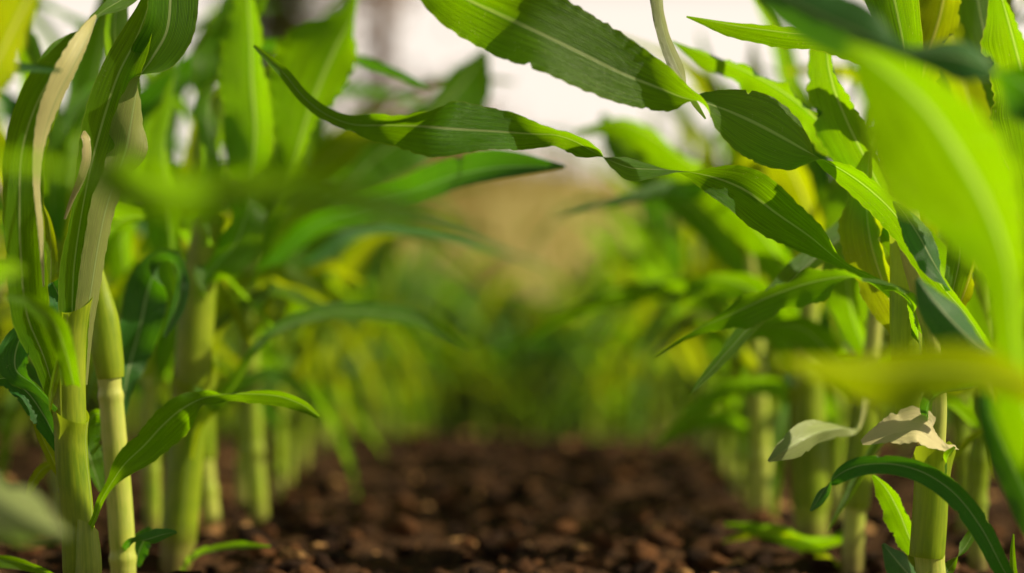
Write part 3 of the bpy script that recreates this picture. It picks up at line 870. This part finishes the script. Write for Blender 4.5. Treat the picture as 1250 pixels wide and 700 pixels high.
hero_leaf(p, [(1122, 420, 20, 20, 2.1), (1112, 372, 22, 30, 2.04), (1095, 350, 32, 15, 2.0), (1072, 342, 20, 50, 1.97), (1055, 341, 12, 60, 1.96), (1035, 338, 34, 20, 1.95), (990, 345, 48, 8, 1.94), (940, 362, 46, 5, 1.93), (890, 385, 36, 5, 1.92), (845, 405, 16, 20, 1.92), (798, 436, 3, 20, 1.92)],
          'leaf_nibbled', seed=86, tilt=52, n=110, fold=0.12, curl=0.2, wave=0.14, waves=6)
hero_leaf(p, [(1128, 520, 10, 40, 2.1), (1150, 480, 22, 40, 1.98), (1200, 468, 20, 60, 1.93), (1222, 440, 30, 120, 1.9), (1190, 418, 52, 150, 1.88), (1160, 390, 60, 160, 1.87), (1135, 360, 40, 150, 1.87), (1120, 340, 8, 150, 1.87)], 'leaf_blue', seed=87, tilt=0, n=90, fold=0.4)
hero_leaf(p, [(1245, 735, 16, 20, 2.02), (1222, 690, 26, 20, 2.0), (1195, 640, 30, 15, 2.0), (1160, 598, 30, 15, 2.0), (1120, 574, 28, 15, 2.0), (1075, 566, 26, 20, 2.0), (1038, 572, 26, 20, 2.0), (1018, 584, 22, 50, 2.0), (1006, 598, 20, 130, 2.0), (996, 614, 14, 150, 2.0), (989, 624, 3, 150, 2.0)],
          'leaf_blue', seed=88, n=100, fold=0.2, curl=0.3, wave=0.02)
hero_leaf(p, [(1130, 690, 10, 30), (1112, 660, 26, 10), (1095, 620, 30, 5), (1078, 592, 18, 10), (1066, 580, 4, 10)], 'leaf', D=2.2, seed=89, tilt=40, n=50)
hero_leaf(p, [(1130, 740, 10, 40, 2.08), (1112, 705, 34, 150, 2.02), (1095, 685, 36, 150, 2.0), (1078, 664, 5, 150, 2.0)], 'leaf_blue', seed=90, n=40)
hero_leaf(p, [(1140, 725, 10, 30, 2.1), (1158, 695, 20, 30, 2.15), (1180, 665, 18, 140, 2.17), (1202, 626, 3, 140, 2.17)], 'leaf', seed=91, n=40)
hero_leaf(p, [(1108, 330, 20, 5, 2.2), (1092, 270, 40, 5, 2.22), (1065, 210, 54, 0, 2.24), (1035, 150, 58, 5, 2.25), (1016, 100, 56, 10, 2.25), (1010, 60, 40, 20, 2.25), (1020, 20, 8, 20, 2.25)], 'leaf', seed=92, tilt=45, n=80)
hero_leaf(p, [(1106, 300, 24, 10, 2.2), (1085, 250, 30, 10, 2.24), (1030, 180, 40, 20, 2.3), (960, 115, 44, 15, 2.35), (900, 82, 38, 20, 2.38), (860, 66, 30, 20, 2.4), (820, 50, 4, 20, 2.4)], 'leaf_nibbled', seed=93, tilt=45, n=90, wave=0.14, waves=7)
hero_leaf(p, [(1106, 280, 18, 20, 2.18), (1110, 200, 40, 20, 2.16), (1112, 130, 46, 10, 2.1), (1085, 80, 40, 15, 2.06), (1020, 48, 32, 15, 2.05), (960, 40, 36, 10, 2.05), (900, 32, 26, 10, 2.05), (838, 20, 3, 10, 2.05)], 'leaf', seed=94, tilt=48, n=90)
hero_leaf(p, [(1110, 420, 20, 0, 2.18), (1080, 350, 44, 0, 2.2), (1062, 290, 54, 0, 2.22), (1058, 230, 40, 10, 2.22), (1062, 185, 8, 0, 2.22)], 'leaf_yellow', seed=95, tilt=48, n=50)
hero_leaf(p, [(1104, 240, 26, 0, 2.2), (1112, 160, 60, 0, 2.22), (1130, 80, 74, 0, 2.25), (1150, 10, 60, 0, 2.28), (1160, -50, 14, 0, 2.3)], 'leaf_yellow', seed=96, tilt=48, n=60)
hero_leaf(p, [(862, 145, 5, 60, 2.12), (850, 125, 16, 60, 2.12), (828, 85, 22, 150, 2.12), (812, 45, 20, 150, 2.12), (804, 0, 22, 140, 2.12), (806, -50, 30, 120, 2.12), (850, -140, 40, 60, 2.12), (980, -180, 44, 20, 2.14), (1080, -60, 44, 10, 2.16), (1108, 160, 20, 0, 2.15)], 'leaf_sunlit_under', seed=97, n=120)  # thin hanging fold, its sunlit look painted into the colour
hero_leaf(p, [(1145, 430, 14, 10, 2.12), (1162, 360, 26, 0, 2.14), (1172, 300, 32, 0, 2.15), (1165, 260, 8, 0, 2.15)], 'leaf', seed=98, n=40)
hero_leaf(p, [(1145, 430, 14, 10, 2.14), (1180, 350, 26, 0, 2.2), (1190, 320, 26, 20, 2.2), (1196, 300, 3, 0, 2.2)], 'leaf_yellow', seed=99, tilt=45, n=40)

hero_leaf(p, [(1106, 180, 20, 0, 2.15), (1100, 40, 60, 10, 2.15), (1060, -70, 90, 10, 2.15), (980, -110, 104, 10, 2.15), (890, -130, 90, 10, 2.15), (800, -120, 50, 10, 2.15), (740, -90, 6, 10, 2.15)], 'leaf', seed=127, n=60)  # unseen leaf above the frame, added to cast shade on the long upper leaf
# --- I: second right plant -----------------------------------------------------
p = plant('I', 1042, 702, 2.6, 'corn plant with pale yellow stalk left of the sharp right plant, softly blurred', G)
hero_stalk(p, [(1040, 712, 30), (1042, 660, 28), (1046, 600, 26), (1055, 520, 24), (1065, 420, 20), (1075, 320, 14)], 'stalk_pale', D=2.6, nodes=(0.25, 0.5))
hero_sheath(p, [(1044, 620, 34), (1052, 540, 34), (1060, 460, 32)], D=2.6, seed=13)
hero_leaf(p, [(1058, 480, 12, 30, 2.6), (1045, 522, 10, 50, 2.4), (1018, 524, 34, 180, 2.25), (988, 532, 52, 180, 2.2), (962, 547, 36, 180, 2.18), (938, 563, 4, 180, 2.17)], 'leaf_sunlit_under', seed=101, n=60, fold=0.75, curl=0.1)
hero_leaf(p, [(1060, 440, 14, 10), (1040, 380, 40, 10), (1035, 300, 50, 5), (1050, 220, 44, 10), (1080, 150, 10, 0)], 'leaf', D=2.65, seed=102, tilt=40)
hero_leaf(p, [(1056, 500, 14, 10), (1020, 440, 38, 10), (975, 400, 44, 30), (930, 400, 34, 60), (880, 430, 6, 40)], 'leaf', D=2.7, seed=103)
hero_leaf(p, [(1064, 400, 14, 10), (1100, 340, 40, 0), (1140, 250, 50, 0), (1160, 150, 48, 10), (1180, 60, 10, 0)], 'leaf_yellow', D=2.7, seed=104, tilt=45)
hero_leaf(p, [(1044, 640, 10, 30, 2.6), (1020, 655, 22, 50, 2.62), (990, 660, 22, 40, 2.65), (940, 645, 22, 40, 2.7), (885, 640, 5, 30, 2.7)], 'leaf', seed=105)
hero_leaf(p, [(1042, 705, 8, 30, 2.6), (1015, 685, 18, 40, 2.62), (970, 660, 22, 40, 2.66), (920, 650, 16, 40, 2.7), (880, 662, 4, 30, 2.72)], 'leaf_yellow', seed=106)
p = plant('J', 990, 688, 2.95, 'thick stalked corn plant in soft focus at the right edge of the soil strip', G)
hero_stalk(p, [(992, 694, 40), (990, 640, 40), (986, 560, 38), (984, 480, 34), (986, 400, 26), (992, 320, 14)], D=2.95, nodes=(0.2, 0.5))
hero_sheath(p, [(990, 620, 44), (986, 540, 44), (984, 460, 40)], D=2.95, seed=14)
hero_leaf(p, [(984, 470, 16, 10), (950, 400, 40, 10), (910, 350, 44, 20), (870, 340, 34, 50), (820, 370, 5, 40)], 'leaf', D=2.95, seed=111)
hero_leaf(p, [(986, 430, 16, 10), (1000, 340, 44, 10), (985, 250, 50, 0), (950, 180, 44, 10), (920, 140, 8, 0)], 'leaf_yellow', D=3.0, seed=112, tilt=45)
hero_leaf(p, [(986, 500, 12, 20), (940, 470, 30, 30), (890, 470, 30, 50), (850, 500, 24, 30), (800, 545, 4, 20)], 'leaf', D=3.05, seed=113)
hero_leaf(p, [(988, 420, 16, 10), (960, 330, 40, 0), (900, 250, 48, 0), (830, 190, 44, 10), (760, 150, 36, 10), (700, 160, 6, 10)], 'leaf', D=3.1, seed=114, tilt=50, n=80)
p = plant('K', 1300, 760, 2.0, 'corn plant beyond the right edge with leaf bases leaning into the picture', 'corn plants in front of the focus')
hero_stalk(p, [(1300, 790, 38), (1298, 650, 38), (1292, 500, 34), (1285, 360, 24), (1280, 240, 14)], D=2.0, nodes=(0.3, 0.6))
hero_leaf(p, [(1286, 320, 30, 10), (1270, 220, 60, 0), (1255, 120, 70, 10), (1235, 40, 60, 20), (1215, -30, 10, 20)], 'leaf', D=2.0, seed=121, tilt=40, n=60)
hero_leaf(p, [(1286, 300, 30, 10), (1262, 200, 44, 150), (1232, 110, 60, 155), (1205, 50, 54, 150), (1190, -20, 50, 160), (1180, -90, 10, 150)], 'leaf', D=2.3, seed=122, tilt=0, n=60)
hero_leaf(p, [(1298, 700, 16, 40, 2.0), (1270, 650, 40, 20, 1.85), (1245, 590, 46, 10, 1.75), (1222, 540, 44, 10, 1.7), (1205, 500, 26, 10, 1.68), (1196, 470, 5, 10, 1.68)], 'leaf_blue', seed=123, n=60)
hero_leaf(p, [(1290, 745, 8, 0), (1250, 735, 10, 10), (1238, 700, 9, 0), (1236, 675, 7, 0), (1237, 652, 2, 0)], 'leaf', D=2.05, seed=124, n=40)
hero_leaf(p, [(1296, 660, 20, 30), (1250, 560, 26, 30), (1205, 520, 22, 40), (1170, 545, 18, 40), (1150, 580, 4, 30)], 'leaf_yellow', D=2.4, seed=125, tilt=40, n=50)

p = plant('L', 1352, 800, 1.5, 'near corn plant off the right edge, its big glowing blurred leaf arches into the frame', 'corn plants in front of the focus')
hero_stalk(p, [(1352, 850, 50), (1350, 680, 50), (1345, 500, 46), (1338, 360, 34), (1330, 240, 20)], D=1.5, nodes=(0.3, 0.6))
hero_leaf(p, [(1345, 640, 30, 30, 1.5), (1300, 600, 50, 20, 1.48), (1255, 500, 60, 10, 1.45), (1238, 400, 44, 5, 1.43), (1232, 330, 60, 0, 1.42), (1216, 275, 112, 0, 1.41), (1176, 195, 168, 0, 1.4), (1130, 130, 132, 0, 1.4), (1080, 85, 74, 0, 1.4), (1034, 52, 6, 0, 1.4)],
          'leaf', seed=131, tilt=45, n=100, fold=0.28, curl=0.2, wave=0.05)
hero_leaf(p, [(1342, 420, 34, 20, 1.5), (1330, 260, 70, 10, 1.5), (1270, 120, 90, 0, 1.52), (1170, 70, 60, 150, 1.54), (1100, 62, 20, 160, 1.55), (1050, 40, 70, 175, 1.56), (1000, 18, 74, 175, 1.57), (950, -10, 56, 175, 1.58), (900, -50, 10, 175, 1.58)],
          'leaf_blue', seed=132, n=90)
hero_leaf(p, [(1345, 560, 30, 20, 1.5), (1300, 500, 50, 10, 1.42), (1230, 462, 50, 8, 1.36), (1150, 452, 82, 0, 1.33), (1080, 455, 70, 0, 1.32), (1010, 448, 44, 5, 1.32), (950, 438, 6, 10, 1.32)], 'leaf_yellow', seed=133, tilt=52, n=70, fold=0.1, curl=0.1)

# mid-distance leaves over the strip belong to three plants of the rows
p = plant('M', 330, 655, 3.2, 'blurred corn plant whose two long leaves lean over the left edge of the soil', G)
hero_stalk(p, [(318, 655, 24), (312, 580, 24), (308, 500, 22), (306, 400, 16), (308, 300, 10)], D=3.25, nodes=(0.3, 0.6))
hero_leaf(p, [(308, 345, 12, 20, 3.2), (370, 285, 30, 10, 3.1), (440, 255, 36, 0, 2.9), (500, 236, 42, 15, 2.75), (560, 214, 50, 25, 2.6), (620, 204, 42, 25, 2.5), (690, 204, 5, 20, 2.45)], 'leaf_blue', seed=141, n=80)
hero_leaf(p, [(308, 380, 12, 20, 3.2), (380, 290, 34, 10, 3.25), (450, 200, 50, 0, 3.3), (520, 145, 66, 0, 3.35), (570, 95, 56, 0, 3.4), (592, 60, 8, 0, 3.4)], 'leaf', seed=142, tilt=-45, n=70)
hero_leaf(p, [(306, 420, 12, 20), (350, 350, 34, 30), (400, 330, 40, 60), (450, 350, 8, 60)], 'leaf_yellow', D=3.2, seed=143, tilt=40)
hero_leaf(p, [(306, 360, 12, 10), (320, 280, 40, 10), (350, 200, 46, 10), (360, 130, 8, 10)], 'leaf', D=3.3, seed=144)
hero_leaf(p, [(308, 340, 12, 10), (360, 240, 40, 10), (430, 170, 44, 10), (500, 150, 8, 10)], 'leaf_yellow', D=3.5, seed=145, tilt=-40)
p = plant('N', 935, 660, 3.2, 'blurred corn plant whose pointed bright leaf dips towards the middle of the soil', G)
hero_stalk(p, [(934, 664, 26), (930, 580, 26), (926, 500, 24), (922, 400, 18), (915, 310, 10)], 'stalk_pale', D=3.25, nodes=(0.3, 0.6))
hero_leaf(p, [(920, 400, 14, 20, 3.25), (870, 345, 30, 30, 3.3), (800, 345, 40, 20, 3.4), (740, 360, 34, 15, 3.5), (670, 390, 18, 15, 3.55), (612, 438, 3, 10, 3.6)], 'leaf', seed=151, tilt=48, n=70)
hero_leaf(p, [(918, 360, 14, 10), (880, 290, 40, 10), (820, 230, 50, 0), (760, 180, 46, 0), (735, 140, 8, 0)], 'leaf', D=3.3, seed=152)
hero_leaf(p, [(926, 450, 12, 10), (890, 400, 30, 30), (850, 380, 30, 60), (800, 410, 4, 60)], 'leaf_yellow', D=3.2, seed=153, tilt=45)
hero_leaf(p, [(922, 380, 12, 10), (940, 300, 44, 0), (930, 220, 44, 0), (900, 160, 8, 0)], 'leaf_yellow', D=3.3, seed=154, tilt=45)
hero_leaf(p, [(928, 540, 12, 10), (890, 512, 22, 30), (845, 515, 26, 20), (795, 548, 4, 20)], 'leaf', D=3.3, seed=155)
tag(p)

# ------------------------------------------------------------------ background beyond the field
def leaf_cloud(n, centre, radius, size, seed, clumps=14, elong=1.0, flat=1.0):
    r = np.random.default_rng(seed)
    cc = r.normal(0, 1, (clumps, 3)); cc = cc / np.linalg.norm(cc, axis=1, keepdims=True) * r.uniform(0.25, 0.95, (clumps, 1))
    Vs, Fs = [], []
    k = r.integers(clumps, size=n)
    c = cc[k] * radius + r.normal(0, 0.24, (n, 3)) * radius
    a = r.normal(0, 1, (n, 3)); a /= np.linalg.norm(a, axis=1, keepdims=True)
    b_ = r.normal(0, 1, (n, 3)); b_ -= a * np.sum(a * b_, 1, keepdims=True); b_ /= np.linalg.norm(b_, axis=1, keepdims=True)
    s = r.uniform(0.6, 1.4, (n, 1)) * size
    V_ = np.stack([c - a * s * elong, c + b_ * s * 0.4 * flat, c + a * s * elong, c - b_ * s * 0.4 * flat], 1).reshape(-1, 3) + centre
    F_ = np.arange(4 * n).reshape(n, 4)
    return V_, F_


def child_fast(name, V_, F_, mat, parent):
    o = fast_mesh(name, np.asarray(V_) - np.array(parent.location), F_, mat)
    o.parent = parent
    return o


def shrub(x, y, w, h, seed, label, group, mat='shrub'):
    root = empty('shrub', (x, y, -0.02))
    r = np.random.default_rng(seed)
    V_, F_ = leaf_cloud(3200, np.array([x, y, h * 0.52]), np.array([w, w * 0.7, h * 0.45]), 0.075, seed)
    child_fast('foliage', V_, F_, M[mat], root)
    for k in range(3):
        P = np.array([[x, y, -0.02], [x + r.uniform(-.1, .1), y, h * 0.3], [x + r.uniform(-.3, .3) * w, y + r.uniform(-.2, .2), h * 0.7]])
        S = spline(P, 12)
        V_, F_, UV = tube(S, np.linspace(0.018, 0.006, 12), 8)
        mesh_obj('stem', V_, F_, M['wood'], root, UV, origin=root.location)
    return tag(root, label, 'shrub', group)


for k in range(15):
    x = -3.5 + 7.0 * k / 14
    shrub(x + rng.uniform(-.15, .15), 14.2 + rng.uniform(-0.5, 0.6), rng.uniform(0.40, 0.55), rng.uniform(0.8, 1.12), 300 + k,
          'blurred olive green shrub in the hedge closing off the far end of the field', 'shrubs of the hedge behind the field')

n = 26000
gx = rng.uniform(-5, 5, n); gy = 11.6 + 3.4 * rng.random(n)
hh = rng.uniform(0.15, 0.55, n); lx = rng.normal(0, 0.07, n); ly = rng.normal(0, 0.05, n); ww = rng.uniform(0.006, 0.014, n)
z0 = 0 * gx - 0.02
Vg = np.stack([np.stack([gx - ww, gy, z0], -1), np.stack([gx + ww, gy, z0], -1), np.stack([gx + lx, gy + ly, hh], -1)], 1).reshape(-1, 3)
tag(fast_mesh("grass", Vg, np.arange(3 * n).reshape(n, 3), M['shrub']),
    'dark green weedy grass at the far edge of the soil', 'grass', kind='stuff')

# dry bank with tall straw grass behind the hedge
bx = np.linspace(-30, 30, 90); by = np.linspace(22, 40, 30)
Xg, Yg = np.meshgrid(bx, by)
Zg = 3.3 * (1 / (1 + np.exp(-(Yg - 26) * 0.9))) + 0.35 * vnoise(Xg * 0.4 + 3, Yg * 0.5, 21) + 0.12 * vnoise(Xg * 2, Yg * 2, 22) - 0.2
idx = np.arange(Xg.size).reshape(Xg.shape)
tag(fast_mesh("terrain_bank", np.stack([Xg, Yg, Zg], -1).reshape(-1, 3),
              np.stack([idx[:-1, :-1], idx[:-1, 1:], idx[1:, 1:], idx[1:, :-1]], -1).reshape(-1, 4), M['bank'], smooth=True), kind='structure')
n = 9000
gx = rng.uniform(-12, 12, n); gy = rng.uniform(20, 29, n)
gz = 3.3 * (1 / (1 + np.exp(-(gy - 26) * 0.9))) + 0.35 * vnoise(gx * 0.4 + 3, gy * 0.5, 21) - 0.25
hh = rng.uniform(0.35, 0.9, n); lx = rng.normal(0, 0.15, n); ly = rng.normal(0, 0.1, n); ww = rng.uniform(0.012, 0.03, n)
Vg = np.stack([np.stack([gx - ww, gy, gz], -1), np.stack([gx + ww, gy, gz], -1), np.stack([gx + lx, gy + ly, gz + hh], -1)], 1).reshape(-1, 3)
tag(fast_mesh("dry_grass", Vg, np.arange(3 * n).reshape(n, 3), M['drygrass']),
    'tall tan dry grass on the bank beyond the hedge', 'dry grass', kind='stuff')


def tree(x, y, h, rad, seed, label, crown_mat, bend=0.0, crown_r=(1.7, 1.7, 1.8), crown_z=0.78, n_=2600, size=0.14, limbs=7):
    root = empty('tree', (x, y, 0))
    r = np.random.default_rng(seed)
    P = np.array([[x, y, -0.1], [x + bend * 0.3, y, h * 0.3], [x + bend * 0.8, y, h * 0.62], [x + bend, y, h]])
    S = spline(P, 40)
    t = np.linspace(0, 1, 40)
    V_, F_, UV = tube(S, rad * (1 - 0.7 * t) * (1 + 0.5 * np.exp(-t * 18)) * (1 + 0.05 * r.normal(0, 1, 40)), 14)
    mesh_obj('trunk', V_, F_, M['bark'], root, UV, origin=root.location)
    for k in range(limbs):
        tt = r.uniform(0.32, 0.9); s0 = S[int(tt * 39)]
        a = r.uniform(0, 6.28); L_ = r.uniform(0.9, 2.0)
        e = s0 + np.array([math.cos(a) * L_, math.sin(a) * L_, r.uniform(0.3, 1.2)])
        m_ = (s0 + e) / 2 + np.array([0, 0, 0.2])
        V_, F_, UV = tube(spline(np.array([s0, m_, e]), 12), np.linspace(rad * 0.3, rad * 0.07, 12), 8)
        mesh_obj('limb', V_, F_, M['bark'], root, UV, origin=root.location)
    V_, F_ = leaf_cloud(n_, np.array([x + bend, y, h * crown_z]), np.array(crown_r), size, seed, clumps=22)
    child_fast('crown', V_, F_, M[crown_mat], root)
    return tag(root, label, 'tree')


tree(-1.75, 31, 8.5, 0.24, 401, 'far brown tree left of centre, thicker trunk of the pair', 'bare', 0.1, crown_r=(1.3, 1.3, 2.2), crown_z=0.85)
tree(-3.1, 32, 8.0, 0.15, 402, 'far slimmer tree with grey brown trunk, left hand trunk of the pair', 'needle', -0.15, crown_r=(0.9, 0.9, 2.6), crown_z=0.66, n_=1500)
tree(-2.0, 44, 6.6, 0.2, 403, 'distant hazy tree with sparse pinkish brown twigs behind the two trunks', 'bare', 0.2, crown_r=(1.7, 1.2, 2.0), crown_z=0.72, n_=1300, size=0.2)
